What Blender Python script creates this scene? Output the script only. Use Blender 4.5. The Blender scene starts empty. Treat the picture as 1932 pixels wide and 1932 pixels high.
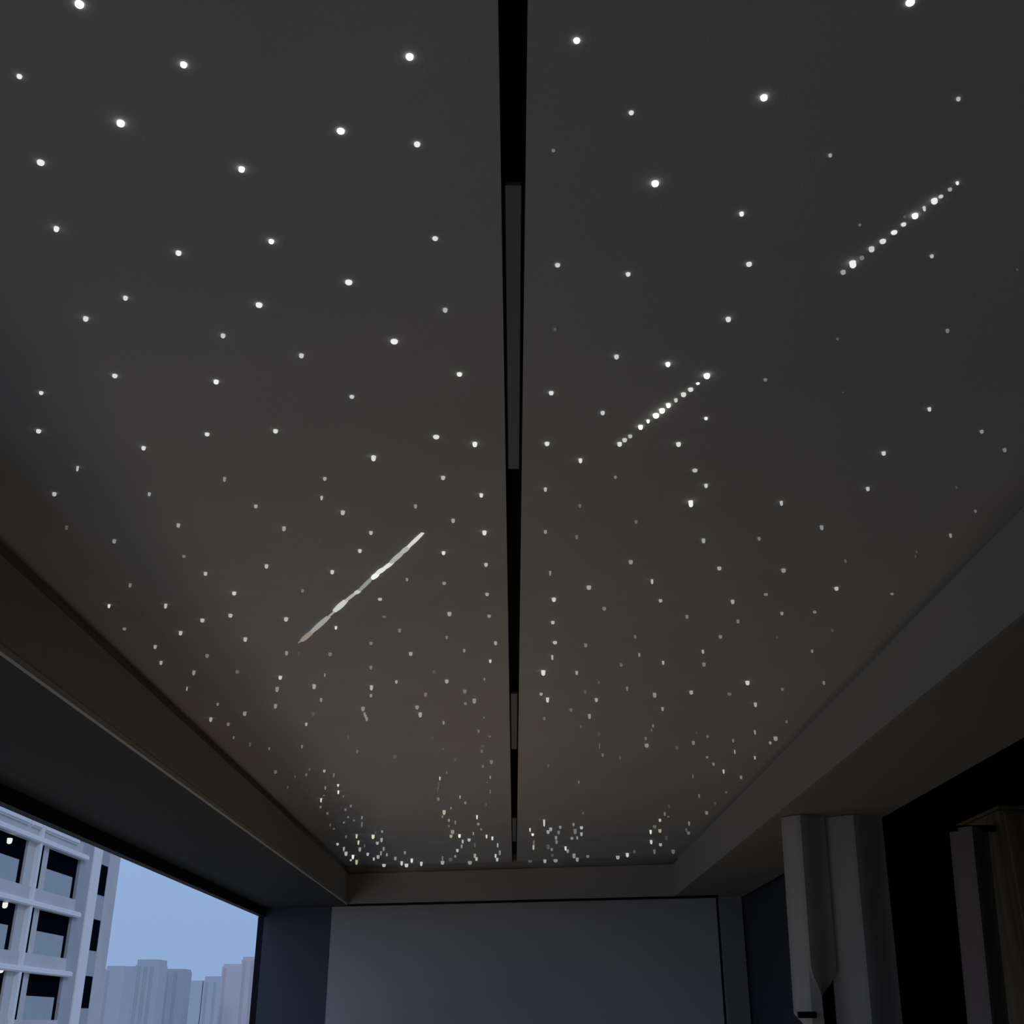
import bpy, math, random
from mathutils import Vector

# ---------------------------------------------------------------- camera, sky, lights, exposure
scene = bpy.context.scene
COL = scene.collection
cam_data = bpy.data.cameras.new('camera')
cam = bpy.data.objects.new('camera', cam_data)
COL.objects.link(cam)
cam_data.sensor_width = 36.0
cam_data.sensor_fit = 'HORIZONTAL'
cam_data.lens = 36.0 * 2149.0 / 1932.0
cam_data.clip_end = 6000
EYE = 1.5
PITCH = math.atan(969.0 / 2149.0)
YAW = math.atan(5.0 / (2149.0 / math.cos(PITCH)))
cam.location = (0, 0, EYE)
cam.rotation_euler = (math.pi / 2 + PITCH, 0, YAW)
scene.camera = cam

world = bpy.data.worlds.new('dusk_sky')
scene.world = world
world.use_nodes = True
nt = world.node_tree
nt.nodes.clear()
w_out = nt.nodes.new('ShaderNodeOutputWorld')
w_bg = nt.nodes.new('ShaderNodeBackground')
w_tc = nt.nodes.new('ShaderNodeTexCoord')
w_sep = nt.nodes.new('ShaderNodeSeparateXYZ')
w_ramp = nt.nodes.new('ShaderNodeValToRGB')
w_ramp.color_ramp.elements[0].position = 0.0
w_ramp.color_ramp.elements[0].color = (0.262, 0.392, 0.640, 1)
w_ramp.color_ramp.elements[1].position = 0.30
w_ramp.color_ramp.elements[1].color = (0.312, 0.465, 0.760, 1)
nt.links.new(w_tc.outputs['Generated'], w_sep.inputs[0])
nt.links.new(w_sep.outputs['Z'], w_ramp.inputs[0])
nt.links.new(w_ramp.outputs[0], w_bg.inputs['Color'])
nt.links.new(w_bg.outputs[0], w_out.inputs[0])
w_bg.inputs['Strength'].default_value = 1.0

def lamp(name, kind, loc, rot, energy, color, **kw):
    d = bpy.data.lights.new(name, kind)
    d.energy = energy
    d.color = color
    for k, v in kw.items():
        setattr(d, k, v)
    o = bpy.data.objects.new(name, d)
    o.location = loc
    o.rotation_euler = rot
    COL.objects.link(o)
    return o

# the low, weak evening sun on the towers across the street (it comes from behind our own building)
lamp('evening_sun', 'SUN', (0, 0, 30), (math.radians(62), 0, math.radians(38)), 0.42, (1.0, 0.86, 0.78), angle=math.radians(12))
# unseen fill lights added near the floor to brighten the ceiling
lamp('floor_fill_light', 'AREA', (-0.3, 4.7, 0.35), (math.pi, 0, 0), 4.2, (1.0, 0.76, 0.46), shape='RECTANGLE', size=0.9, size_y=4.0)
lamp('near_fill_light', 'AREA', (0.1, -0.6, 0.35), (math.pi, 0, 0), 0.5, (1.0, 0.92, 0.80), shape='RECTANGLE', size=1.6, size_y=3.0)
# added warm fill below the window throws light up through it on to the ceiling
lamp('outdoor_fill_light', 'AREA', (-12.0, 4.6, -5.4), (0, math.radians(-124), 0), 17.0, (1.0, 0.78, 0.54), shape='RECTANGLE', size=3.6, size_y=7.0, spread=math.radians(70))

vs = scene.view_settings
vs.view_transform = 'Standard'
vs.look = 'None'
vs.gamma = 1.0
vs.exposure = 0.0
vs.use_curve_mapping = False
scene.cycles.max_bounces = 8
scene.cycles.use_denoising = True

# ---------------------------------------------------------------- helpers
MATS = {}
def mat(name, color, rough=0.8, spec=0.25, noise=0.0, scale=8.0, bump=0.0, bump_scale=60.0, metallic=0.0, stretch=None):
    if name in MATS:
        return MATS[name]
    m = bpy.data.materials.new(name)
    m.use_nodes = True
    n = m.node_tree
    b = n.nodes['Principled BSDF']
    b.inputs['Roughness'].default_value = rough
    b.inputs['Specular IOR Level'].default_value = spec
    b.inputs['Metallic'].default_value = metallic
    tc = n.nodes.new('ShaderNodeTexCoord')
    mp = n.nodes.new('ShaderNodeMapping')
    n.links.new(tc.outputs['Object'], mp.inputs[0])
    if stretch:
        mp.inputs['Scale'].default_value = stretch
    nz = n.nodes.new('ShaderNodeTexNoise')
    nz.inputs['Scale'].default_value = scale
    nz.inputs['Detail'].default_value = 4
    n.links.new(mp.outputs[0], nz.inputs['Vector'])
    rp = n.nodes.new('ShaderNodeValToRGB')
    rp.color_ramp.elements[0].position = 0.3
    rp.color_ramp.elements[1].position = 0.7
    rp.color_ramp.elements[0].color = (*[c * (1 - noise) for c in color], 1)
    rp.color_ramp.elements[1].color = (*[min(1, c * (1 + noise)) for c in color], 1)
    n.links.new(nz.outputs['Fac'], rp.inputs[0])
    n.links.new(rp.outputs[0], b.inputs['Base Color'])
    if bump > 0:
        nb = n.nodes.new('ShaderNodeTexNoise')
        nb.inputs['Scale'].default_value = bump_scale
        n.links.new(mp.outputs[0], nb.inputs['Vector'])
        bp = n.nodes.new('ShaderNodeBump')
        bp.inputs['Strength'].default_value = bump
        bp.inputs['Distance'].default_value = 0.004
        n.links.new(nb.outputs['Fac'], bp.inputs['Height'])
        n.links.new(bp.outputs[0], b.inputs['Normal'])
    MATS[name] = m
    return m

def srgb(v):
    v = v / 255.0
    return v / 12.92 if v <= 0.04045 else ((v + 0.055) / 1.055) ** 2.4

def glow(level, warm):
    name = 'star_glow_%d%s' % (level, ('', '_warm', '_rosy')[warm])
    if name in MATS:
        return MATS[name]
    m = bpy.data.materials.new(name)
    m.use_nodes = True
    n = m.node_tree
    n.nodes.clear()
    o = n.nodes.new('ShaderNodeOutputMaterial')
    e = n.nodes.new('ShaderNodeEmission')
    e.inputs['Color'].default_value = ((1.0, 0.94, 0.72, 1), (1.0, 0.86, 0.76, 1))[warm - 1] if warm else (0.97, 1.0, 0.98, 1)
    e.inputs['Strength'].default_value = 1.6 if level >= 250 else srgb(level) * 1.08
    n.links.new(e.outputs[0], o.inputs[0])
    m.cycles.emission_sampling = 'NONE'
    MATS[name] = m
    return m

class MB:
    def __init__(self):
        self.v = []; self.f = []
    def box(self, x0, x1, y0, y1, z0, z1):
        return self.hexa([(x0, y0, z0), (x1, y0, z0), (x1, y1, z0), (x0, y1, z0), (x0, y0, z1), (x1, y0, z1), (x1, y1, z1), (x0, y1, z1)])
    def hexa(self, p):
        i = len(self.v)
        self.v += [tuple(q) for q in p]
        self.f += [tuple(i + k for k in f) for f in ((0, 3, 2, 1), (4, 5, 6, 7), (0, 1, 5, 4), (1, 2, 6, 5), (2, 3, 7, 6), (3, 0, 4, 7))]
        return self
    def prism(self, poly, z0, z1):
        """poly: counter-clockwise plan outline"""
        i = len(self.v); n = len(poly)
        self.v += [(x, y, z0) for x, y in poly] + [(x, y, z1) for x, y in poly]
        self.f.append(tuple(i + k for k in range(n - 1, -1, -1)))
        self.f.append(tuple(i + n + k for k in range(n)))
        for k in range(n):
            l = (k + 1) % n
            self.f.append((i + k, i + l, i + n + l, i + n + k))
        return self
    def prism_y(self, prof, ya, yb):
        """prof: outline in x,z swept along y; ya, yb: functions of x or numbers"""
        fa = ya if callable(ya) else (lambda x: ya)
        fb = yb if callable(yb) else (lambda x: yb)
        i = len(self.v); n = len(prof)
        self.v += [(x, fa(x), z) for x, z in prof] + [(x, fb(x), z) for x, z in prof]
        self.f.append(tuple(i + k for k in range(n)))
        self.f.append(tuple(i + n + k for k in range(n - 1, -1, -1)))
        for k in range(n):
            l = (k + 1) % n
            self.f.append((i + k, i + n + k, i + n + l, i + l))
        return self
    def build(self, name, m, parent=None, loc=(0, 0, 0), smooth=False, bevel=0.0):
        me = bpy.data.meshes.new(name)
        me.from_pydata([(a - loc[0], b - loc[1], c - loc[2]) for a, b, c in self.v], [], self.f)
        me.materials.append(m)
        if smooth:
            me.polygons.foreach_set('use_smooth', [True] * len(me.polygons))
        me.update()
        import bmesh
        bm = bmesh.new(); bm.from_mesh(me)
        bmesh.ops.recalc_face_normals(bm, faces=bm.faces)
        if bevel > 0:
            bmesh.ops.bevel(bm, geom=bm.edges[:], offset=bevel, segments=2, affect='EDGES', clamp_overlap=True)
        bm.to_mesh(me); bm.free()
        o = bpy.data.objects.new(name, me)
        COL.objects.link(o)
        o.location = loc
        if parent is not None:
            o.parent = parent
            o.matrix_parent_inverse = parent.matrix_world.inverted() if False else o.matrix_parent_inverse
            o.location = Vector(loc) - Vector(parent.location)
        return o

def thing(name, label, cat, loc, group=None):
    o = bpy.data.objects.new(name, None)
    o.empty_display_size = 0.1
    COL.objects.link(o)
    o.location = loc
    o['label'] = label; o['category'] = cat
    if group: o['group'] = group
    return o

def struct(o):
    o['kind'] = 'structure'
    return o

# ---------------------------------------------------------------- data measured off the ceiling (metres; radius, length in mm; brightness; warm)
STARS_LEFT = [(-0.5126,0.978,5.2,5.5,250,0),(-0.6279,1.09,3.2,4.7,225,0),(-0.4141,1.071,4.2,5.1,255,0),(-0.525,1.172,5.1,6.5,253,0),(-0.6608,1.248,5,5.4,240,0),(-0.3832,1.262,4.3,6.3,255,0),(-0.6916,1.392,3.8,7.7,235,0),(-0.5231,1.452,4.3,6.5,240,0),(-0.1296,1.059,4.8,4.9,253,0),(-0.2333,1.188,5.2,4.5,253,0),(-0.1323,1.213,4.2,5.1,225,0),(-0.3729,1.424,3.9,5.8,255,0),(-0.1207,1.418,4.3,4.3,205,0),(-0.6432,1.572,3.7,6.8,205,0),(-0.7296,1.632,4.3,7.7,210,0),(-0.508,1.685,3.9,7.2,200,0),(-0.7403,1.82,4.7,6.2,210,0),(-0.5573,1.841,4.7,7.4,235,0),(-0.9005,1.882,3.8,6.1,220,0),(-0.9633,2.034,4.6,7.4,220,0),(-0.6255,2.049,4.6,6.2,205,0),(-0.7725,2.108,4.1,8,205,0),(-0.9418,2.199,2.6,12.1,165,0),(-0.6374,2.254,3.2,10.6,135,0),(-1.0411,2.332,4.5,8.9,170,0),(-0.8263,2.333,3.3,8.3,150,0),(-0.268,1.53,5.8,5.4,225,0),(-0.4263,1.593,5.5,6.2,235,0),(-0.1159,1.608,3.8,6.9,165,0),(-0.211,1.705,6.3,6.1,225,0),(-0.3822,1.75,4.1,7.5,185,0),(-0.101,1.816,4.7,6.1,225,0),(-0.3108,1.898,4.3,5.7,200,0),(-0.4833,2.035,4.6,7.3,220,0),(-0.1596,2.062,6.2,6.1,220,0),(-0.0813,2.091,4.7,10,235,0),(-0.2978,2.152,4.8,11.5,210,0),(-0.4169,2.255,3.8,7.6,160,0),(-0.1562,2.25,4.4,8.5,180,0),(-0.0747,2.34,3.9,9.2,210,0),(-0.4388,2.352,2.7,10.1,175,0),(-0.5988,2.4,4,8.1,148,0),(-0.2286,2.399,3.4,9.8,130,0),(-1.0808,2.52,3.5,10.3,75,0),(-0.9932,2.606,4.3,10.2,130,0),(-0.8074,2.508,4.1,9.8,150,0),(-1.0484,2.914,4,11.7,120,0),(-1.1611,3.083,3.4,11.1,215,0),(-0.9975,3.079,4.2,13.9,165,0),(-1.183,3.294,5.2,7.7,110,0),(-1.1396,3.468,4.6,12,150,0),(-1.1701,3.641,4.8,12.5,150,0),(-0.4018,2.434,4.7,10.5,180,0),(-0.5569,2.527,4.2,11.3,160,0),(-0.848,2.71,4.4,6.2,120,0),(-0.6485,2.775,4.5,10.8,165,0),(-0.8219,2.83,4.6,9.5,165,0),(-0.4825,2.817,4.6,10.9,190,0),(-0.5857,2.961,4,8.7,120,0),(-0.7795,2.981,5.5,9.6,200,0),(-0.8326,3.169,5.8,10.2,165,0),(-0.9258,3.212,5.9,10.3,175,0),(-0.675,3.2,5.9,11.9,165,0),(-0.5391,3.281,3.6,10,220,0),(-1.0214,3.328,5.3,12.8,180,0),(-0.8369,3.391,5.4,13,180,0),(-0.4808,2.59,1.6,7.5,70,0),(-0.1455,2.482,4.1,9.7,150,0),(-0.3499,2.556,4.2,8.6,165,0),(-0.0727,2.554,4.9,11,205,0),(-0.3914,2.672,4.4,8.9,185,0),(-0.1799,2.686,4.4,9,210,0),(-0.0737,2.767,4.5,9.2,175,0),(-0.2893,2.875,3.2,8.9,140,0),(-0.1908,2.905,4.7,8.1,130,0),(-0.3793,3.034,5.6,6.5,170,0),(-0.0759,2.992,4.8,8.4,160,0),(-0.3833,3.186,5.9,5.2,90,0),(-0.1894,3.154,5.8,11.7,145,0),(-0.0737,3.177,5.1,8.9,130,0),(-0.3489,3.305,4.4,11.4,120,0),(-0.2091,3.375,3.7,10.3,110,0),(-0.0589,3.432,4.6,11.8,160,0),(-0.4509,3.435,5.4,9.7,120,0),(-0.9986,3.565,5.6,11.9,120,1),(-1.0897,3.752,5,16.6,140,0),(-0.9414,3.75,5.9,10.6,100,1),(-0.7342,3.533,4.7,13.9,125,0),(-0.8081,3.818,5.9,12.7,200,0),(-0.8461,3.96,6.1,17.1,140,0),(-0.8972,4.197,5.5,16.4,135,0),(-1.1664,3.955,1.9,14.9,170,0),(-1.1095,4.177,4.5,10.6,110,0),(-1.0369,4.309,6.6,16.4,135,0),(-1.1893,4.399,5.7,17.2,145,0),(-1.1404,4.484,5.8,13.1,105,1),(-1.1708,4.714,2.8,12.7,120,0),(-1.1273,4.832,4,17.2,85,0),(-1.0636,4.923,2.9,13.2,115,0),(-1.1304,5.416,6.9,15.8,100,0),(-1.1421,5.798,3.3,15.4,85,0),(-1.0579,5.531,3.2,14.7,85,0),(-0.5962,3.549,5.6,11.8,120,0),(-0.6958,3.539,1.7,13.5,85,0),(-0.6494,3.786,2.3,12.3,130,0),(-0.7082,3.925,6.1,16.9,155,0),(-0.7123,4.11,4.4,14.4,140,0),(-0.7757,4.321,5.6,14.7,85,0),(-0.8295,4.484,4.8,13.5,150,0),(-0.9134,4.878,4,15,105,0),(-0.5735,4.238,6.5,16.1,140,0),(-0.5772,4.319,3.6,15.5,130,0),(-0.577,4.352,3.6,15.6,130,0),(-0.5779,4.395,4.7,15.4,130,0),(-0.6885,4.976,2.9,13.3,110,0),(-0.6921,4.707,3.9,16.8,75,0),(-0.3349,3.544,5.6,11.8,160,0),(-0.1604,3.511,3.8,10.7,130,0),(-0.0794,3.627,3.9,11,185,0),(-0.4811,3.697,4.9,12.7,120,0),(-0.507,3.939,5.2,17.4,175,0),(-0.5222,4.055,4.3,12.2,130,0),(-0.2728,3.751,5,11,80,0),(-0.4124,3.873,4.2,11.7,145,0),(-0.2358,3.866,6,12.8,155,0),(-0.1039,3.843,3.2,10.1,115,0),(-0.3221,4.038,5.3,13.8,120,1),(-0.1781,3.996,6.2,13.3,120,0),(-0.1478,4.12,6.4,17.7,125,0),(-0.1831,4.172,5.4,10.1,120,0),(-0.367,4.219,6.5,14,135,0),(-0.3629,4.323,6.6,18.6,150,0),(-0.2806,4.458,3.7,13.8,135,0),(-0.1191,4.386,3.6,7.2,90,0),(-0.146,4.601,3.8,14.2,120,1),(-0.1027,4.71,6.1,6.9,90,0),(-0.1358,4.882,6.3,9.6,85,0),(-0.1428,4.974,5.2,14.9,90,0),(-0.1462,5.291,5.5,13.3,100,0),(-0.105,5.188,6.6,17.6,105,0),(-0.2673,5.151,4.2,13.4,80,0),(-0.5333,5.077,7.7,16.9,75,0),(-0.31,4.936,4,8.1,75,0),(-0.2472,4.775,3.9,12.4,72,0),(-0.3423,4.725,2.8,8.1,80,0),(-0.9617,5.366,5.6,11,85,0),(-0.9959,5.482,4.4,14.2,90,0),(-0.8966,5.397,5.6,13.6,150,0),(-0.8638,5.481,3.2,19.7,115,0),(-0.9535,5.805,3.3,18.1,130,0),(-0.8817,5.751,4.6,12.2,210,0),(-0.9041,5.92,4.1,18.3,230,0),(-0.9969,6.037,3.5,7.5,90,0),(-1.0262,6.136,4.2,21.7,210,0),(-1.0652,6.369,5.1,13.5,110,0),(-0.8964,6.052,3.5,13.2,95,0),(-0.8948,6.337,5.1,13.4,115,0),(-0.9396,6.453,5.2,13.6,120,0),(-0.9588,6.708,5.3,11.1,115,0),(-0.9397,6.821,7,10.9,100,1),(-1.0582,6.575,6.8,13.5,100,0),(-1.0089,6.895,5.5,11.4,110,0),(-1.1043,7.143,5.7,8.5,100,0),(-1.1033,6.983,5.6,14.8,75,0),(-0.8792,6.707,3.8,17.6,140,0),(-0.9044,6.913,3.9,30.9,110,0),(-1.0685,7.431,5.9,19.1,95,1),(-0.9957,7.387,5.9,25.8,190,1),(-1.0179,7.658,6.1,26.7,190,1),(-1.0485,7.975,8.1,27.4,150,1),(-0.9979,7.823,4.4,20.5,80,0),(-0.8949,7.412,9.2,25.1,215,1),(-0.8632,7.278,4.1,12.4,80,0),(-0.8182,7.227,5.7,15.3,140,0),(-0.8553,7.545,7.7,25.9,150,0),(-0.9006,7.709,9.6,19.1,155,0),(-1.1699,7.766,7.9,16,170,0),(-1.1527,7.948,6.3,27.6,150,0),(-1.1701,8.183,10.1,27.7,170,0),(-1.1429,8.344,8.4,28.6,230,0),(-1.1872,8.567,6.7,14.2,170,0),(-1.1507,8.612,8.7,33.4,170,1),(-1.0252,8.235,8.3,20.8,170,0),(-1.0103,8.481,6.7,21.8,170,0),(-0.9665,8.359,10.3,24.5,150,0),(-0.884,7.949,6.3,27.6,130,0),(-0.9238,8.154,6.4,28.3,140,0),(-0.8944,8.261,6.5,21.2,140,0),(-0.9754,8.84,12.9,21.6,165,0),(-0.8521,8.441,8.5,25.1,130,0),(-0.7587,8.155,6.4,20.9,135,0),(-0.8288,8.686,8.8,29.8,190,0),(-0.8058,8.826,12.9,25.5,185,0),(-0.7428,8.541,8.6,29.3,210,0),(-0.6869,8.717,8.8,29.9,185,0),(-0.3615,5.565,3.2,17.4,190,0),(-0.3747,5.697,3.3,33.8,85,0),(-0.3893,5.849,3.4,18.2,75,0),(-0.4029,6.117,6.3,18.3,105,0),(-0.3209,5.432,3.1,14.4,100,0),(-0.2855,6.061,3.5,16,150,0),(-0.2645,6.234,6.4,15.7,115,0),(-0.3502,6.404,5.1,13.5,105,0),(-0.3942,6.509,8.2,25.1,165,1),(-0.4131,6.682,5.3,14.1,120,1),(-0.3829,6.802,5.4,17.5,140,0),(-0.3945,7.024,5.6,14.8,100,0),(-0.3489,6.868,5.5,20.8,115,1),(-0.3821,7.222,10.6,24.1,130,0),(-0.4016,7.413,9.2,18.3,150,1),(-0.3469,7.39,7.5,22,225,0),(-0.3366,7.625,6,23.1,170,0),(-0.3525,7.839,6.2,23.7,140,0),(-0.2932,7.571,9.4,18.7,180,0),(-0.2149,6.672,3.8,23.7,225,0),(-0.2152,6.947,7.1,14.3,130,0),(-0.2034,7.156,5.7,11.8,120,0),(-0.2569,7.3,3.3,19.3,150,0),(-0.2621,7.776,3.5,27.6,90,0),(-0.1767,7.41,5,22.6,215,1),(-0.1412,7.488,5.9,22.7,210,0),(-0.1113,7.777,4.4,27.4,170,0),(-0.1012,8.117,6.4,31.9,140,0),(-0.1333,8.303,6.5,25.1,200,0),(-0.1249,8.499,8.6,25.3,175,0),(-0.3907,8.053,8.2,20.3,180,0),(-0.4196,8.357,6.6,17.6,140,0),(-0.5128,8.41,4.7,33.4,110,0),(-0.5282,8.676,12.6,25.1,150,0),(-0.4609,8.502,12.4,24.5,85,0),(-0.2785,8.291,8.4,28.4,150,1),(-0.2728,8.471,8.6,25.2,170,0),(-0.3278,8.678,14.6,24.7,135,0),(-0.1169,5.546,3.2,14.7,130,0),(-0.1355,5.692,4.6,4,100,0),(-0.1239,5.906,3.4,18.4,100,0),(-0.1544,6.288,3.6,13.7,75,0)]
STARS_RIGHT = [(0.077,1.034,4.1,4,253,0),(0.1551,1.155,3.3,4,210,0),(0.0544,1.226,2.4,3.7,105,0),(0.2021,1.293,5.1,6.4,255,0),(0.3379,1.36,3.3,6.1,225,0),(0.3248,1.128,4.6,5.7,255,0),(0.4673,0.978,5.2,3.7,250,0),(0.5782,1.131,2.6,4.9,165,0),(0.4381,1.236,2.4,4.7,160,0),(0.5208,1.387,2.2,3.5,95,0),(0.6545,1.463,2.7,5.3,165,0),(0.0691,1.485,4,5,190,0),(0.183,1.509,3.6,5.5,215,0),(0.372,1.483,4.4,5.6,205,0),(0.3653,1.636,4.3,7.7,205,0),(0.0708,1.667,2.5,5.2,75,0),(0.1844,1.755,4.1,7.5,190,0),(0.2801,1.781,4.1,7.6,245,0),(0.0707,1.884,4.3,6.8,220,0),(0.1741,1.961,3.9,7.5,200,0),(0.3808,1.985,3.4,5.6,225,0),(0.068,2.091,4.7,7.5,215,0),(0.3403,2.093,4.7,8.7,215,0),(0.1411,2.166,3.7,9.9,205,0),(0.3922,2.217,5.5,6.2,175,0),(0.2223,2.249,3.2,6.7,110,0),(0.07,2.309,3.3,9.5,165,0),(0.4276,2.291,3.8,9,190,0),(0.1521,2.398,3.4,8.5,95,0),(0.406,2.38,5.2,15.2,225,0),(0.8022,1.498,1.9,4.2,60,0),(0.7511,1.672,3,7,110,0),(0.5678,1.699,2.6,4.2,75,0),(0.4689,1.837,3.2,5.2,110,0),(0.6271,1.886,2.3,0.8,80,0),(0.811,1.947,3.4,7.9,190,0),(0.948,2.04,3.5,7,130,0),(0.7773,2.135,4.2,8.1,185,0),(1.0257,2.12,3.6,8.5,105,0),(0.7927,2.308,3.9,9.1,170,0),(0.9888,2.301,2.7,7.3,65,0),(0.6148,2.382,3.4,11.1,180,0),(1.0791,2.431,2.8,7.7,95,0),(0.076,2.55,3.6,9,125,0),(0.1538,2.581,3.6,10.5,90,0),(0.291,2.49,3.5,8.8,100,0),(0.3023,2.748,5.2,10.2,140,0),(0.0953,2.822,2.5,13.7,130,0),(0.2048,2.936,6.2,10.5,155,0),(0.3726,2.886,3.2,13.5,180,0),(0.1118,3.032,5.6,11.3,195,0),(0.4141,3.045,4.9,8.5,150,0),(0.2595,3.11,5,10.3,105,0),(0.5076,3.18,4.3,11,110,0),(0.115,3.235,5.1,9.1,170,0),(0.3731,3.368,3.7,12,100,0),(0.1277,3.431,6.2,9.2,165,0),(0.2256,3.454,4.6,11.9,105,0),(0.4691,2.604,4.3,11.6,150,0),(0.6051,2.594,3.6,9.1,105,0),(0.7421,2.523,4.2,11.3,140,0),(0.5397,2.795,5.2,8.9,150,0),(0.7116,2.809,6,10.1,140,0),(0.8579,2.743,3.1,8.5,75,0),(0.887,2.947,5.5,9.5,175,0),(0.7031,2.997,5.6,6.5,120,0),(0.6191,3.05,4.9,11.8,145,0),(0.8745,3.144,5,7.2,110,0),(0.7811,3.154,4.3,9.3,130,0),(0.665,3.223,4.3,11.1,110,0),(0.9678,3.311,4.4,9.7,65,0),(0.6372,3.37,5.3,11.2,105,0),(0.8144,3.379,3.7,8.6,70,0),(1.0703,2.573,2.9,10.9,140,0),(1.0544,2.994,4.1,5.7,120,0),(1.0226,2.683,2.4,7.3,62,0),(1.0291,2.712,2.4,7.4,62,0),(0.6058,3.521,3.8,12.5,150,0),(0.6308,3.664,5.7,12.2,110,0),(0.956,3.519,3.8,10.7,105,0),(0.8166,3.885,7,14.5,190,0),(1.0843,3.886,4.2,13.7,110,0),(0.6377,4.012,6.2,13.3,145,0),(0.7804,4.042,7.2,9.1,100,1),(0.9587,3.977,5.2,9.7,95,0),(0.9009,4.178,5.5,16.3,160,0),(1.0765,4.448,3.7,11.6,95,0),(0.9822,4.612,3.8,18.7,140,0),(1.091,4.729,8.3,17.6,125,0),(1.0871,4.818,5.1,12.2,140,0),(0.8033,4.701,5,11.9,90,0),(0.7592,4.809,6.2,16.4,110,0),(0.9215,4.772,3.9,14.7,115,1),(0.9645,4.979,2.9,18.1,160,0),(1.0765,5.103,3,16,165,0),(0.9142,5.246,5.5,13.2,120,0),(0.8632,5.105,5.3,10.4,105,0),(0.9861,5.4,4.4,19.1,165,0),(0.8568,5.51,3.2,19.8,100,0),(1.0948,5.545,5.8,16.6,110,0),(1.0925,5.955,6.2,6.7,100,0),(0.9637,6.027,4.8,18.4,100,0),(1.0829,6.253,6.4,15.8,70,0),(1.0821,6.546,8.2,19.1,120,0),(0.7473,4.635,3.8,12.1,70,0),(0.1237,3.577,3,16.7,165,0),(0.0984,3.753,6.8,17.7,215,0),(0.2123,3.76,4.1,13.3,160,0),(0.0972,4.039,5.3,9.8,150,0),(0.1221,4.105,5.4,18,200,0),(0.215,4.263,5.6,12.4,95,0),(0.1172,4.392,4.7,13.2,100,0),(0.267,4.521,3.7,14,85,0),(0.1554,5.278,4.3,13.7,85,0),(0.4047,3.554,3,13,125,0),(0.3563,3.671,4.9,10.7,100,0),(0.4926,3.643,3.9,12.9,150,0),(0.2962,3.881,3.2,12.1,75,0),(0.2548,4.002,4.3,14.1,85,0),(0.4014,3.956,3.3,16.3,105,0),(0.3021,4.113,5.4,14,145,0),(0.509,4.041,6.3,17.4,130,1),(0.5617,4.243,4.5,14.9,130,0),(0.2907,4.348,5.6,19,135,0),(0.5554,4.512,3.7,13.9,110,1),(0.5573,4.587,2.7,12.3,100,1),(0.5489,4.734,5,14.2,100,0),(0.5667,4.86,8.5,15.8,135,1),(0.3472,4.637,2.2,19.4,85,1),(0.3638,4.849,2.3,24.8,95,1),(0.3915,5.049,5.3,15.1,90,0),(0.4736,5.103,4.2,15.7,80,0),(0.7018,4.904,6.3,14.3,75,1),(0.3172,5.665,3.3,15,120,1),(0.1736,6.831,5.4,39.6,190,0),(0.095,7.144,4.1,22,220,0),(0.1143,7.358,7.5,15.2,225,0),(0.1254,7.649,6,30.1,100,1),(0.1269,7.864,6.2,30.9,180,1),(0.221,7.129,8.9,20.9,150,0),(0.2076,7.232,9,21.2,145,0),(0.2766,7.057,7.2,17.8,125,0),(0.2738,7.252,7.4,21.6,105,0),(0.2646,7.469,7.6,22.2,130,0),(0.2741,7.651,7.8,22.8,115,0),(0.3519,6.956,5.5,17.9,130,0),(0.3722,7.181,9,30.9,110,0),(0.368,7.515,9.3,15.1,130,0),(0.4002,7.478,5.9,19.2,130,0),(0.4059,7.079,8.8,17.5,180,0),(0.4185,7.316,7.5,21.8,150,0),(0.2239,7.843,9.7,30.1,80,0),(0.2534,8.003,8.1,20.2,105,0),(0.2661,8.306,8.4,17.2,80,0),(0.344,7.926,6.3,27.6,215,0),(0.3643,8.068,8.2,24,130,0),(0.418,8.281,10.2,31.8,130,0),(0.4507,8.488,10.5,28.7,135,0),(0.5196,8.363,10.3,16.9,110,0),(0.1136,8.626,14.5,16.8,85,0),(0.2207,8.588,10.6,25.2,145,0),(0.2983,8.582,14.5,20.6,130,0),(0.3871,6.56,5.2,13.9,75,0),(0.7343,8.393,12.3,24.2,155,0),(0.7897,8.254,10.2,27.9,185,0),(0.8257,8.107,8.2,20.4,75,0),(0.8501,6.578,5.3,20,120,0),(0.8865,6.703,5.3,8,90,0),(0.8496,6.806,7,17.1,165,1),(0.8449,7.041,10.4,17,100,1),(0.8944,7.192,9,21,150,1),(0.8405,7.221,6.5,25,210,0),(0.8896,7.641,7.8,26.2,190,0),(0.9667,7.784,9.7,19.2,160,0),(0.9659,7.459,7.6,25.6,65,0),(0.9582,8.069,8.2,31.3,95,0),(1.0892,8.085,11.8,27,90,0),(1.0329,6.9,5.5,24.1,120,0),(1.0836,7.287,9.1,18,100,0),(1.0513,7.148,5.7,21.7,80,0),(0.8429,6.325,6.5,18.9,70,0)]
METEOR_DOTS_NEAR_TRACK = [(0.3572,1.821,5.6,8.7,255,0),(0.3451,1.852,3.2,2.9,250,0),(0.3344,1.872,4.8,6.3,215,0),(0.3233,1.89,4.8,7.5,205,0),(0.3114,1.911,3.3,7.7,190,0),(0.2995,1.931,4.4,8.1,255,0),(0.2896,1.952,5.4,8.5,255,0),(0.28,1.972,6,8.2,255,0),(0.2669,1.995,2.9,7.2,255,0),(0.2543,2.019,4.5,8.4,255,0),(0.2372,2.059,4.1,6.6,175,0),(0.2273,2.075,4.6,7.4,200,0),(0.2183,2.092,4.7,8.7,220,0)]
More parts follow.
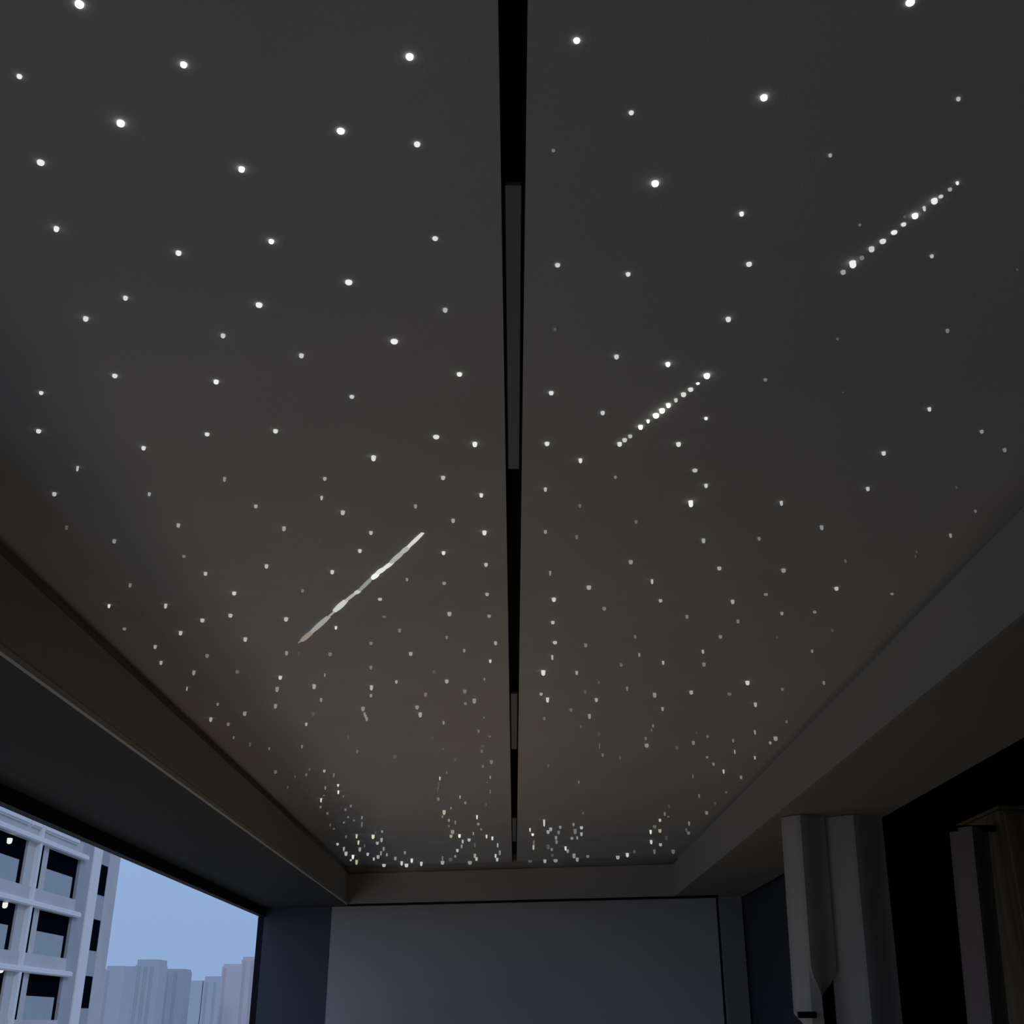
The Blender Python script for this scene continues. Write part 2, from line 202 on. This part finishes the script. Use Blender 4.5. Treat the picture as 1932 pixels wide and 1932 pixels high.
METEOR_DOTS_OUTER = [(0.6342,1.293,2.1,5.2,235,0),(0.6286,1.307,2.9,4.4,160,0),(0.621,1.323,3.3,3.1,190,0),(0.614,1.331,4.5,7.6,235,0),(0.6044,1.347,2.1,8.3,200,0),(0.5967,1.365,4.5,6.7,255,0),(0.5864,1.386,3.8,3.8,205,0),(0.5779,1.405,4.6,3.9,225,0),(0.5669,1.426,4.7,5,215,0),(0.5546,1.444,4.3,7.5,190,0),(0.5461,1.467,3.5,5.4,110,0),(0.5351,1.48,5.2,10.9,240,0),(0.5264,1.504,4,6.1,155,0),(0.5825,1.368,2.2,3.5,75,0)]
METEOR_STREAK = [(-0.6808, 3.4423, -0.6636, 3.4099, 0.0025, 130, 1), (-0.6645, 3.4153, -0.6185, 3.326, 0.0074, 140, 1), (-0.6209, 3.3311, -0.5476, 3.1875, 0.0072, 150, 0), (-0.5498, 3.1922, -0.5198, 3.1358, 0.0031, 150, 0), (-0.5214, 3.1358, -0.4768, 3.0454, 0.0076, 195, 0), (-0.481, 3.0542, -0.4385, 2.9805, 0.0045, 165, 0), (-0.4426, 2.989, -0.4276, 2.9636, 0.0059, 190, 0), (-0.4316, 2.972, -0.3812, 2.8655, 0.0051, 140, 0), (-0.3821, 2.8735, -0.3635, 2.8341, 0.0064, 240, 0), (-0.3649, 2.8341, -0.3411, 2.7956, 0.0063, 220, 0), (-0.3447, 2.8032, -0.3161, 2.7542, 0.0056, 215, 0), (-0.3206, 2.7579, -0.2821, 2.6816, 0.0061, 165, 0), (-0.2854, 2.6888, -0.2659, 2.65, 0.006, 170, 0), (-0.2708, 2.6605, -0.2234, 2.5622, 0.0046, 205, 0)]

# ---------------------------------------------------------------- room dimensions
ZC = 2.60          # star ceiling
ZU = 2.33          # underside of the dropped beams round it
XL, XR = -1.25, 1.125      # tray faces
XWL, XWR = -1.95, 1.61     # window plane, opening plane
YN = -2.6          # wall behind the camera
GAP = 0.03         # shadow gap round the star ceiling
yend = lambda x: 8.68 - 0.24 * x     # tray end face
ywall = lambda x: 8.86 - 0.24 * x    # end wall

m_panel = mat('star_cloth', (0.50, 0.485, 0.46), 0.95, 0.1, 0.03, 3.0, 0.15, 300)
m_face = mat('beam_paint', (0.35, 0.325, 0.29), 0.9, 0.1, 0.02, 2.0, 0.1, 120)
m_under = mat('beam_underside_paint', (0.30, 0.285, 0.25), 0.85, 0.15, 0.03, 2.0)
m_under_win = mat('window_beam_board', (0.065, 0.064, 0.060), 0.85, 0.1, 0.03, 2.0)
m_edge_light = mat('painted_edge_light', (0.40, 0.385, 0.35), 0.7, 0.2)  # light bounced on to the beam's lower edge, put into the colour
m_black = mat('black_metal', (0.004, 0.004, 0.004), 0.7, 0.1)
m_plenum = mat('plenum_dark', (0.02, 0.02, 0.02), 0.9, 0.05)
m_diff = mat('frosted_diffuser', (0.20, 0.205, 0.205), 0.6, 0.3)
m_endwall = mat('charcoal_wall_paint', (0.09, 0.095, 0.11), 0.9, 0.1, 0.04, 2.0)
m_screen = mat('roller_screen_cloth', (0.46, 0.44, 0.41), 0.95, 0.05, 0.02, 2.0)
m_frame = mat('window_frame_metal', (0.008, 0.009, 0.012), 0.6, 0.2)
m_floor = mat('floor_tile', (0.45, 0.43, 0.40), 0.5, 0.4, 0.05, 2.0)
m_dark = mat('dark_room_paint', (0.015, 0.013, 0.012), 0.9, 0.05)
m_wallp = mat('wall_paint', (0.32, 0.31, 0.29), 0.9, 0.1, 0.03, 2.0)

# ---------------------------------------------------------------- structure
struct(MB().box(-2.0, 4.6, YN - 0.1, 9.9, -0.1, 0).build('floor', m_floor))
struct(MB().box(-2.0, 4.6, YN - 0.1, 9.9, 2.74, 2.86).build('ceiling', m_plenum))

def frame_block(name, x0, x1, z0, z1, ya, yb, m):
    return MB().prism_y([(x0, z0), (x1, z0), (x1, z1), (x0, z1)], ya, yb).build(name, m)

# dropped beam over the window: side face set back at the top (shadow gap), darker underside board, edge strip painted as bounced light
def side_beam(name, xi, xo, s):
    b = MB()
    prof = [(xi, ZU + 0.012), (xi, ZC - 0.055), (xi - s * GAP, ZC - 0.055), (xi - s * GAP, 2.74), (xo, 2.74), (xo, ZU + 0.012)]
    b.prism_y(prof, YN, yend)
    o = struct(b.build(name, m_face))
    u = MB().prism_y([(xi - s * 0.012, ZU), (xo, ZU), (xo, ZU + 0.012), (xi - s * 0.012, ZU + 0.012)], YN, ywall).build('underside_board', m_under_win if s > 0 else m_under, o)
    c = MB().prism_y([(xi + s * 0.002, ZU - 0.001), (xi - s * 0.012, ZU - 0.001), (xi - s * 0.012, ZU + 0.016), (xi + s * 0.002, ZU + 0.016)], YN, yend).build('edge_strip', m_edge_light if s > 0 else m_face, o)
    return o
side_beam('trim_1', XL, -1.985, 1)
side_beam('trim_2', XR, XWR, -1)

# end beam above the roller screen, with the black slot it drops out of
eb = MB()
eb.hexa([(XL, yend(XL), ZU), (XR, yend(XR), ZU), (XR, ywall(XR), ZU), (XL, ywall(XL), ZU),
         (XL, yend(XL), ZC - 0.055), (XR, yend(XR), ZC - 0.055), (XR, ywall(XR), ZC - 0.055), (XL, ywall(XL), ZC - 0.055)])
eb = eb.build('trim_3', m_face); struct(eb)
ub = MB()
ub.hexa([(XL - 0.04, yend(XL) + 0.03, ZC - 0.055), (XR + 0.04, yend(XR) + 0.03, ZC - 0.055), (XR + 0.04, ywall(XR), ZC - 0.055), (XL - 0.04, ywall(XL), ZC - 0.055),
         (XL - 0.04, yend(XL) + 0.03, 2.74), (XR + 0.04, yend(XR) + 0.03, 2.74), (XR + 0.04, ywall(XR), 2.74), (XL - 0.04, ywall(XL), 2.74)])
ub.build('recess_board', m_face, eb)

# end wall
struct(MB().prism([(-1.985, ywall(-1.985)), (4.6, ywall(4.6)), (4.6, 9.95), (-1.985, 9.95)], 0, 2.74).build('wall_far', m_endwall))
struct(MB().box(-2.0, 4.6, YN - 0.15, YN, 0, 2.74).build('wall_rear', m_wallp))
# window side: low wall below, lintel above
wl = struct(MB().box(-2.0, -1.94, YN, 9.3, 0, 0.85).build('wall_left', m_wallp))
win = MB().box(-1.975, -1.93, YN, 9.40, 2.268, ZU).build('window_1', m_frame); struct(win)
MB().box(-2.01, -1.93, YN, 9.40, 0.85, 0.89).build('window_sill', m_frame, win)
MB().box(-1.985, -1.935, 9.325, 9.40, 0.89, 2.268).build('window_jamb', m_frame, win)
MB().box(-1.985, -1.935, -0.2, -0.14, 0.89, 2.268).build('window_jamb', m_frame, win)
struct(MB().box(1.445, 1.60, ywall(1.5) - 0.05, ywall(1.5) + 0.02, 0, ZU).build('trim_4', m_wallp))
# room beyond the opening
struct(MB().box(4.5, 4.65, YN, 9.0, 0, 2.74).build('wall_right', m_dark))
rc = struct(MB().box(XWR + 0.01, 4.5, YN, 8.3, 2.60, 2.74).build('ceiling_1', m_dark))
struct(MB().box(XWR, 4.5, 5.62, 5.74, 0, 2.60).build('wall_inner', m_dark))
struct(MB().box(XWR - 0.06, XWR + 0.08, YN, 1.2, 0, ZU).build('wall_near', m_wallp))

# ---------------------------------------------------------------- star ceiling: two cloth panels, every fibre end a part
def star_mesh():
    n = 10
    prof = [(1.0, 0.0), (1.0, -0.55), (0.88, -0.78), (0.6, -0.93), (0.25, -0.99)]
    v = []; f = []
    for r, z in prof:
        for k in range(n):
            a = 2 * math.pi * k / n
            v.append((r * math.cos(a), r * math.sin(a), z))
    v.append((0, 0, -1.0))
    for j in range(len(prof) - 1):
        for k in range(n):
            l = (k + 1) % n
            f.append((j * n + k, (j + 1) * n + k, (j + 1) * n + l, j * n + l))
    b = (len(prof) - 1) * n
    for k in range(n):
        f.append((b + k, len(v) - 1, b + (k + 1) % n))
    f.append(tuple(range(n)))
    return v, f
SV, SF = star_mesh()
STAR_MESH = {}
LEVELS = (65, 80, 95, 110, 130, 150, 170, 190, 210, 230, 255)
def star_data(b, w):
    lv = min(LEVELS, key=lambda q: abs(q - b))
    k = (lv, w)
    if k not in STAR_MESH:
        me = bpy.data.meshes.new('star_light')
        me.from_pydata(SV, [], SF)
        me.polygons.foreach_set('use_smooth', [True] * len(me.polygons))
        me.materials.append(glow(lv, w))
        STAR_MESH[k] = me
    return STAR_MESH[k]
def put_star(name, s, parent):
    x, y, r, L, b, w = s
    o = bpy.data.objects.new(name, star_data(b, w))
    COL.objects.link(o)
    o.parent = parent
    o.location = Vector((x, y, ZC + 0.0005)) - Vector(parent.location)
    o.scale = (r / 1000, r / 1000, L / 1000)
    return o

def panel(xa, xb, label):
    t = thing('star_ceiling_panel', label, 'ceiling panel', (round((xa + xb) / 2, 3), 3.0, ZC))
    MB().prism([(xa, YN), (xb, YN), (xb, yend(xb) + 0.03), (xa, yend(xa) + 0.03)], ZC, ZC + 0.02).build('cloth_panel', m_panel, t)
    return t
pl = panel(XL - GAP, -0.0185, 'grey star ceiling panel on the window side of the black track, crowded with light points')
pr = panel(0.0165, XR + GAP, 'grey star ceiling panel on the curtain side of the black track, holding two dotted meteors')
for s in STARS_LEFT: put_star('star_light', s, pl)
for s in STARS_RIGHT: put_star('star_light', s, pr)

# shooting stars
def dotted(label, dots):
    cx = sum(d[0] for d in dots) / len(dots); cy = sum(d[1] for d in dots) / len(dots)
    t = thing('shooting_star_light', label, 'ceiling light', (cx, cy, ZC), 'shooting stars in the ceiling')
    for d in dots: put_star('light_point', d, t)
    return t
dotted('short dotted shooting star light beside the black track, its brightest point at the top end', METEOR_DOTS_NEAR_TRACK)
dotted('long dotted shooting star light farthest from the black track, over the curtain side', METEOR_DOTS_OUTER)

def streak_segment(x0, y0, x1, y1, r, parent, m):
    n = 8; k = 7
    v = []; f = []
    dx, dy = x1 - x0, y1 - y0
    L = math.hypot(dx, dy); ux, uy = dx / L, dy / L
    for j in range(k):
        t = j / (k - 1)
        rr = r * 1.3 * (0.72 + 0.28 * math.sin(math.pi * t))
        for q in range(n):
            a = math.pi * q / (n - 1)
            side, dn = math.cos(a) * rr, -math.sin(a) * rr * 0.8
            v.append((x0 + dx * t - uy * side, y0 + dy * t + ux * side, ZC + 0.0005 + dn))
    for j in range(k - 1):
        for q in range(n):
            l = (q + 1) % n
            f.append((j * n + q, j * n + l, (j + 1) * n + l, (j + 1) * n + q))
    f.append(tuple(range(n))); f.append(tuple((k - 1) * n + q for q in range(n - 1, -1, -1)))
    b = MB(); b.v = v; b.f = f
    return b.build('light_segment', m, parent, ((x0 + x1) / 2, (y0 + y1) / 2, ZC), smooth=True)
st = thing('shooting_star_light', 'solid white streak of a shooting star light, the only unbroken one', 'ceiling light', (-0.5, 3.3, ZC), 'shooting stars in the ceiling')
for x0, y0, x1, y1, r, b, w in METEOR_STREAK:
    streak_segment(x0, y0, x1, y1, r, st, glow(b, 2 if w else 0))

# ---------------------------------------------------------------- black magnetic track and its unlit lamps
tr = thing('ceiling_track', 'long black recessed lighting track running between the two star ceiling panels', 'lighting track', (0, 3.0, ZC))
T0, T1 = -0.0180, 0.0160
MB().prism_y([(T0, ZC + 0.05), (T1, ZC + 0.05), (T1, ZC + 0.054), (T0, ZC + 0.054)], YN, 8.66).build('track_bed', m_black, tr)
MB().prism_y([(T0, ZC + 0.0005), (T0 + 0.0015, ZC + 0.0005), (T0 + 0.0015, ZC + 0.05), (T0, ZC + 0.05)], YN, 8.66).build('track_side', m_black, tr)
MB().prism_y([(T1 - 0.0015, ZC + 0.0005), (T1, ZC + 0.0005), (T1, ZC + 0.05), (T1 - 0.0015, ZC + 0.05)], YN, 8.66).build('track_side', m_black, tr)
def track_lamp(y0, y1, label):
    t = thing('track_light', label, 'linear light', (-0.001, y0, ZC + 0.004), 'unlit lamps in the ceiling track')
    MB().box(-0.0155, 0.0135, y0 - 0.004, y1 + 0.004, ZC + 0.008, ZC + 0.0495).build('lamp_housing', m_black, t)
    MB().box(-0.0125, 0.0105, y0, y1, ZC + 0.002, ZC + 0.0085).build('lamp_diffuser', m_diff, t)
    return t
track_lamp(1.301, 2.216, 'unlit grey linear lamp nearest in the black ceiling track, the largest looking')
track_lamp(4.055, 4.964, 'unlit grey linear lamp in the black ceiling track, second of three towards the screen')
track_lamp(6.79, 7.70, 'unlit grey linear lamp in the black ceiling track close to the screen wall')

# ---------------------------------------------------------------- roller screen on the end wall
yscr = lambda x: ywall(x) - 0.035
sc = thing('roller_screen', 'wide plain grey screen hanging from a black slot over the end wall', 'screen', (0, yscr(0), 1.2))
XS0, XS1 = -1.392, 1.425
b = MB()
for (za, zb) in ((0.35, ZU - 0.004),):
    b.prism([(XS0, yscr(XS0)), (XS1, yscr(XS1)), (XS1, yscr(XS1) + 0.004), (XS0, yscr(XS0) + 0.004)], za, zb)
b.build('screen_cloth', m_screen, sc)
MB().prism([(XS0 - 0.005, yscr(XS0) - 0.008), (XS1 + 0.005, yscr(XS1) - 0.008), (XS1 + 0.005, yscr(XS1) + 0.012), (XS0 - 0.005, yscr(XS0) + 0.012)], 0.32, 0.36).build('hem_bar', m_black, sc)
MB().prism([(-1.25, yend(-1.25) + 0.006), (1.425, yend(1.425) + 0.006), (1.425, yscr(1.425) - 0.012), (-1.25, yscr(-1.25) - 0.012)], ZU - 0.006, ZU - 0.0005).build('slot_cassette', m_black, sc)

# ---------------------------------------------------------------- curtains
def drape(plan, z0, z1, thick, shift=0.0, nz=10, warp=None):
    """folded cloth: plan = polyline (x, y), given thickness and swept downwards; warp(x, z) -> x"""
    n = len(plan)
    nor = []
    for i in range(n):
        a = plan[max(i - 1, 0)]; c = plan[min(i + 1, n - 1)]
        dx, dy = c[0] - a[0], c[1] - a[1]
        L = math.hypot(dx, dy) or 1
        nor.append((-dy / L, dx / L))
    b = MB()
    rows = []
    for k in range(nz + 1):
        z = z1 + (z0 - z1) * k / nz
        row = []
        for side in (0, 1):
            for i in range(n):
                x = plan[i][0] + nor[i][0] * thick * side + shift * (z1 - z)
                y = plan[i][1] + nor[i][1] * thick * side
                if warp: x, y = warp(x, y, z)
                row.append(len(b.v)); b.v.append((x, y, z))
        rows.append(row)
    for k in range(nz):
        A, B = rows[k], rows[k + 1]
        for i in range(n - 1):
            b.f.append((A[i], A[i + 1], B[i + 1], B[i]))
            b.f.append((A[n + i + 1], A[n + i], B[n + i], B[n + i + 1]))
        b.f.append((A[n], A[0], B[0], B[n]))
        b.f.append((A[n - 1], A[2 * n - 1], B[2 * n - 1], B[n - 1]))
    for i in range(n - 1):
        b.f.append((rows[0][i + 1], rows[0][i], rows[0][n + i], rows[0][n + i + 1]))
        b.f.append((rows[-1][i], rows[-1][i + 1], rows[-1][n + i + 1], rows[-1][n + i]))
    return b
def fold(points, per=8):
    """smooth polyline through the given plan points (cosine eased)"""
    out = []
    for (a, c) in zip(points[:-1], points[1:]):
        for k in range(per):
            t = k / per
            e = (1 - math.cos(math.pi * t)) / 2
            out.append((a[0] + (c[0] - a[0]) * t, a[1] + (c[1] - a[1]) * (0.45 * e + 0.55 * t)))
    out.append(points[-1])
    return out
m_curt = mat('grey_curtain_cloth', (0.50, 0.465, 0.41), 0.95, 0.05, 0.03, 6.0, 0.2, 250)
m_blackout = mat('charcoal_curtain_cloth', (0.06, 0.062, 0.066), 0.95, 0.05)
m_brownc = mat('brown_curtain_cloth', (0.34, 0.27, 0.24), 0.95, 0.05)
m_wood = mat('dark_brown_wood', (0.24, 0.19, 0.12), 0.6, 0.2, 0.25, 3.0, 0.1, 40, stretch=(8, 8, 0.6))

c1 = thing('curtain', 'grey curtain gathered under the beam, caught in by a small black clip', 'curtain', (1.2, 5.1, 0), 'grey curtains at the opening')
def warp1(x, y, z):
    if z < 1.72:
        t = min(1, (1.72 - z) / 0.13)
        t = t * t * (3 - 2 * t)
        if x > 1.2:
            x = x + 0.040 * t - max(0, x + 0.040 * t - 1.240) * 0.94 * t
    if z < 1.535:
        t = min(1, (1.535 - z) / 0.02)
        if x < 1.19: x = x + (1.175 - x) * 0.9 * t if x < 1.175 else x
    return x, y
drape(fold([(1.160, 5.07), (1.227, 5.00), (1.345, 5.055)]), 0.05, ZU - 0.004, 0.006, -0.030, 64, warp1).build('curtain_panel', m_curt, c1)
MB().box(1.131, 1.203, 4.955, 4.985, 1.527, 1.551).build('curtain_clip', m_black, c1, bevel=0.003)
c2 = thing('curtain', 'grey curtain hanging straight in one broad fold beside the clipped one', 'curtain', (1.48, 5.1, 0), 'grey curtains at the opening')
drape(fold([(1.335, 5.085), (1.355, 5.075), (1.455, 5.00), (1.600, 5.075), (1.622, 5.14)]), 0.05, ZU - 0.004, 0.006, -0.03, 10).build('curtain_panel', m_curt, c2)
c3 = thing('curtain', 'near black curtain in soft folds filling the opening next to the screen', 'curtain', (1.66, 7.9, 0))
pts = []
for k in range(11):
    pts.append((1.64 + (0.05 if k % 2 else 0.0), 8.38 - k * 0.135))
drape(fold(pts, 5), 0.05, ZU + 0.1, 0.004, 0, 3).build('curtain_panel', m_blackout, c3)
c4 = thing('curtain', 'narrow dull brown curtain fold hanging in the dark room beside the wooden wardrobe', 'curtain', (1.95, 5.1, 0))
drape(fold([(1.880, 5.06), (1.949, 4.98), (2.052, 5.07)]), 0.05, 2.275, 0.005, -0.06, 8).build('curtain_panel', m_brownc, c4)
MB().box(1.78, 2.07, 5.03, 5.055, 2.262, 2.287).build('curtain_rail', m_black, c4)

wd = thing('wardrobe', 'dark brown wooden wardrobe standing in the dark room behind the dull brown curtain', 'wardrobe', (2.5, 5.0, 0))
MB().box(2.085, 3.0, 5.0, 5.6, 0.0, 2.345).build('wardrobe_body', m_wood, wd)
MB().box(2.078, 3.01, 4.985, 5.6, 2.349, 2.362).build('cornice', m_wood, wd)
MB().box(2.10, 2.54, 4.98, 4.9985, 0.08, 2.33).build('door', m_wood, wd, bevel=0.002)
MB().box(2.55, 2.99, 4.98, 4.9985, 0.08, 2.33).build('door', m_wood, wd, bevel=0.002)

# ---------------------------------------------------------------- outside
GZ = -50.0
m_ground = mat('city_ground', (0.40, 0.345, 0.29), 0.9, 0.1, 0.2, 0.02)
g = MB(); g.box(-2500, 2500, -600, 3500, GZ - 1, GZ); struct(g.build('ground', m_ground))

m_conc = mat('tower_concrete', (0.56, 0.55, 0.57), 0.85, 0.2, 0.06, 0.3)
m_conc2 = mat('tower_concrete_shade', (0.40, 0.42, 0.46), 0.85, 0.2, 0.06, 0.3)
m_ledge = mat('tower_ledge_paint', (0.80, 0.80, 0.82), 0.8, 0.2)
m_par = mat('balcony_glass_panel', (0.36, 0.41, 0.44), 0.45, 0.4, 0.08, 0.4)
m_void = mat('tower_dark_glass', (0.001, 0.004, 0.008), 0.9, 0.0)
m_pipe = mat('tower_downpipe', (0.75, 0.76, 0.80), 0.6, 0.3)

tw = thing('apartment_tower', 'pale grey apartment tower close by, with recessed balconies and white ledges', 'building', (-27, 55, GZ))
XF = -24.0
FL = [1.5 + 8.64 + 3.0 * k for k in range(-6, 5)]     # ledge heights
def tb(name, x0, x1, y0, y1, z0, z1, m, bevel=0.0):
    return MB().box(x0, x1, y0, y1, z0, z1).build(name, m, tw, bevel=bevel)
TOPZ = FL[-1] + 1.0
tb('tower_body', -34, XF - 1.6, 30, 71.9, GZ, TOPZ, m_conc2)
tb('tower_base', XF - 1.6, XF, 30, 68.3, GZ, FL[0] - 2.9, m_conc)
bays = [(38.0, 42.0), (44.9, 49.4), (53.2, 58.0), (60.75, 65.3)]
# pilasters between the balcony bays
edges = [30.0] + [e for bb in bays for e in bb] + [65.31]
for y0, y1 in ((30.0, 38.0), (42.0, 44.9), (49.4, 53.2), (58.0, 60.75)):
    tb('pilaster', XF - 1.6, XF - 0.02, y0, y1, FL[0] - 3.0, TOPZ, m_conc)
    if y1 < 61 and y0 > 40:
        tb('groove', XF - 0.021, XF + 0.004, (y0 + y1) / 2 + 0.25, (y0 + y1) / 2 + 0.62, FL[0] - 3.0, TOPZ, m_void)
        tb('downpipe', XF - 0.02, XF + 0.22, (y0 + y1) / 2 - 0.45, (y0 + y1) / 2 - 0.15, FL[0] - 3.0, TOPZ, m_pipe)
# corner column, bright outer strip, then the set-back wing
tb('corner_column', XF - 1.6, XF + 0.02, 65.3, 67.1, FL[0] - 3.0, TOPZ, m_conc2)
tb('corner_column', XF - 1.6, XF + 0.10, 67.1, 68.4, FL[0] - 3.0, TOPZ, m_ledge)
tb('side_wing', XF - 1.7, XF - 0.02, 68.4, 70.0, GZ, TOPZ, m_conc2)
tb('side_wing', XF - 1.7, XF + 0.0, 70.0, 71.9, GZ, TOPZ, m_conc)
for i, z in enumerate(FL):
    tb('floor_ledge', XF - 1.0, XF + 0.28, 30.0, 65.9, z - 0.28, z, m_ledge, bevel=0.05)
    tb('ledge_band', XF - 1.6, XF + 0.06, 30.0, 65.3, z, z + 0.62, m_conc)
    if i < 9:
        for (y0, y1) in bays:
            # recessed dark glazing behind, parapet panel in front, shaded end wall
            tb('window', XF - 1.6, XF - 0.14, y0, y1, z - 2.4, z - 0.28, m_void)
            tb('balcony_panel', XF - 0.12, XF - 0.02, y0, y1 - 0.75, z - 2.4, z - 1.30, m_par)
        tb('wing_window', XF - 0.3, XF + 0.005, 68.75, 69.9, z - 1.75, z - 0.1, m_void)
for (y0, y1) in ((44.0, 57.4), (57.7, 58.9), (59.3, 64.3)):
    tb('parapet_rail', XF - 0.1, XF + 0.22, y0, y1, FL[6] + 0.36, FL[6] + 0.85, m_ledge, bevel=0.08)
# lit lamps seen inside three balconies
LF = {round(z, 2): z for z in FL}
for (y, z) in ((55.85, 1.5 + 8.04), (56.6, 1.5 + 5.2), (57.4, 1.5 + 2.4)):
    o = bpy.data.objects.new('balcony_lamp', star_data(230, 0)); COL.objects.link(o)
    o.parent = tw; o.location = Vector((XF - 0.06, y, z + 0.1)) - Vector(tw.location); o.scale = (0.13, 0.13, 0.26)

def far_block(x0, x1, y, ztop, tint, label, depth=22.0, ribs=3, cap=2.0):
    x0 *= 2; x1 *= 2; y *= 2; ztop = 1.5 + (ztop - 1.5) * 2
    m = mat('far_block_%s' % ('_'.join('%d' % round(c * 100) for c in tint)), tint, 0.95, 0.05, 0.04, 0.02)  # air haze is put into the pale wall tint
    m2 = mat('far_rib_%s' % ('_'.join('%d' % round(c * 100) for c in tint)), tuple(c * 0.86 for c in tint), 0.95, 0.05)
    t = thing('tower_block', label, 'building', ((x0 + x1) / 2, y, GZ), 'hazy towers on the skyline')
    MB().box(x0, x1, y, y + depth, GZ, ztop - cap).build('tower_body', m, t)
    MB().box(x0 + (x1 - x0) * 0.05, x1 - (x1 - x0) * 0.03, y + 0.6, y + depth - 1, ztop - cap, ztop).build('roof_storey', m, t)
    w = (x1 - x0)
    for k in range(ribs):
        xa = x0 + w * (0.12 + 0.8 * k / ribs)
        MB().box(xa, xa + w * 0.09, y - 0.5, y, GZ, ztop - cap - 1.0).build('window_strip', m2, t)
    return t
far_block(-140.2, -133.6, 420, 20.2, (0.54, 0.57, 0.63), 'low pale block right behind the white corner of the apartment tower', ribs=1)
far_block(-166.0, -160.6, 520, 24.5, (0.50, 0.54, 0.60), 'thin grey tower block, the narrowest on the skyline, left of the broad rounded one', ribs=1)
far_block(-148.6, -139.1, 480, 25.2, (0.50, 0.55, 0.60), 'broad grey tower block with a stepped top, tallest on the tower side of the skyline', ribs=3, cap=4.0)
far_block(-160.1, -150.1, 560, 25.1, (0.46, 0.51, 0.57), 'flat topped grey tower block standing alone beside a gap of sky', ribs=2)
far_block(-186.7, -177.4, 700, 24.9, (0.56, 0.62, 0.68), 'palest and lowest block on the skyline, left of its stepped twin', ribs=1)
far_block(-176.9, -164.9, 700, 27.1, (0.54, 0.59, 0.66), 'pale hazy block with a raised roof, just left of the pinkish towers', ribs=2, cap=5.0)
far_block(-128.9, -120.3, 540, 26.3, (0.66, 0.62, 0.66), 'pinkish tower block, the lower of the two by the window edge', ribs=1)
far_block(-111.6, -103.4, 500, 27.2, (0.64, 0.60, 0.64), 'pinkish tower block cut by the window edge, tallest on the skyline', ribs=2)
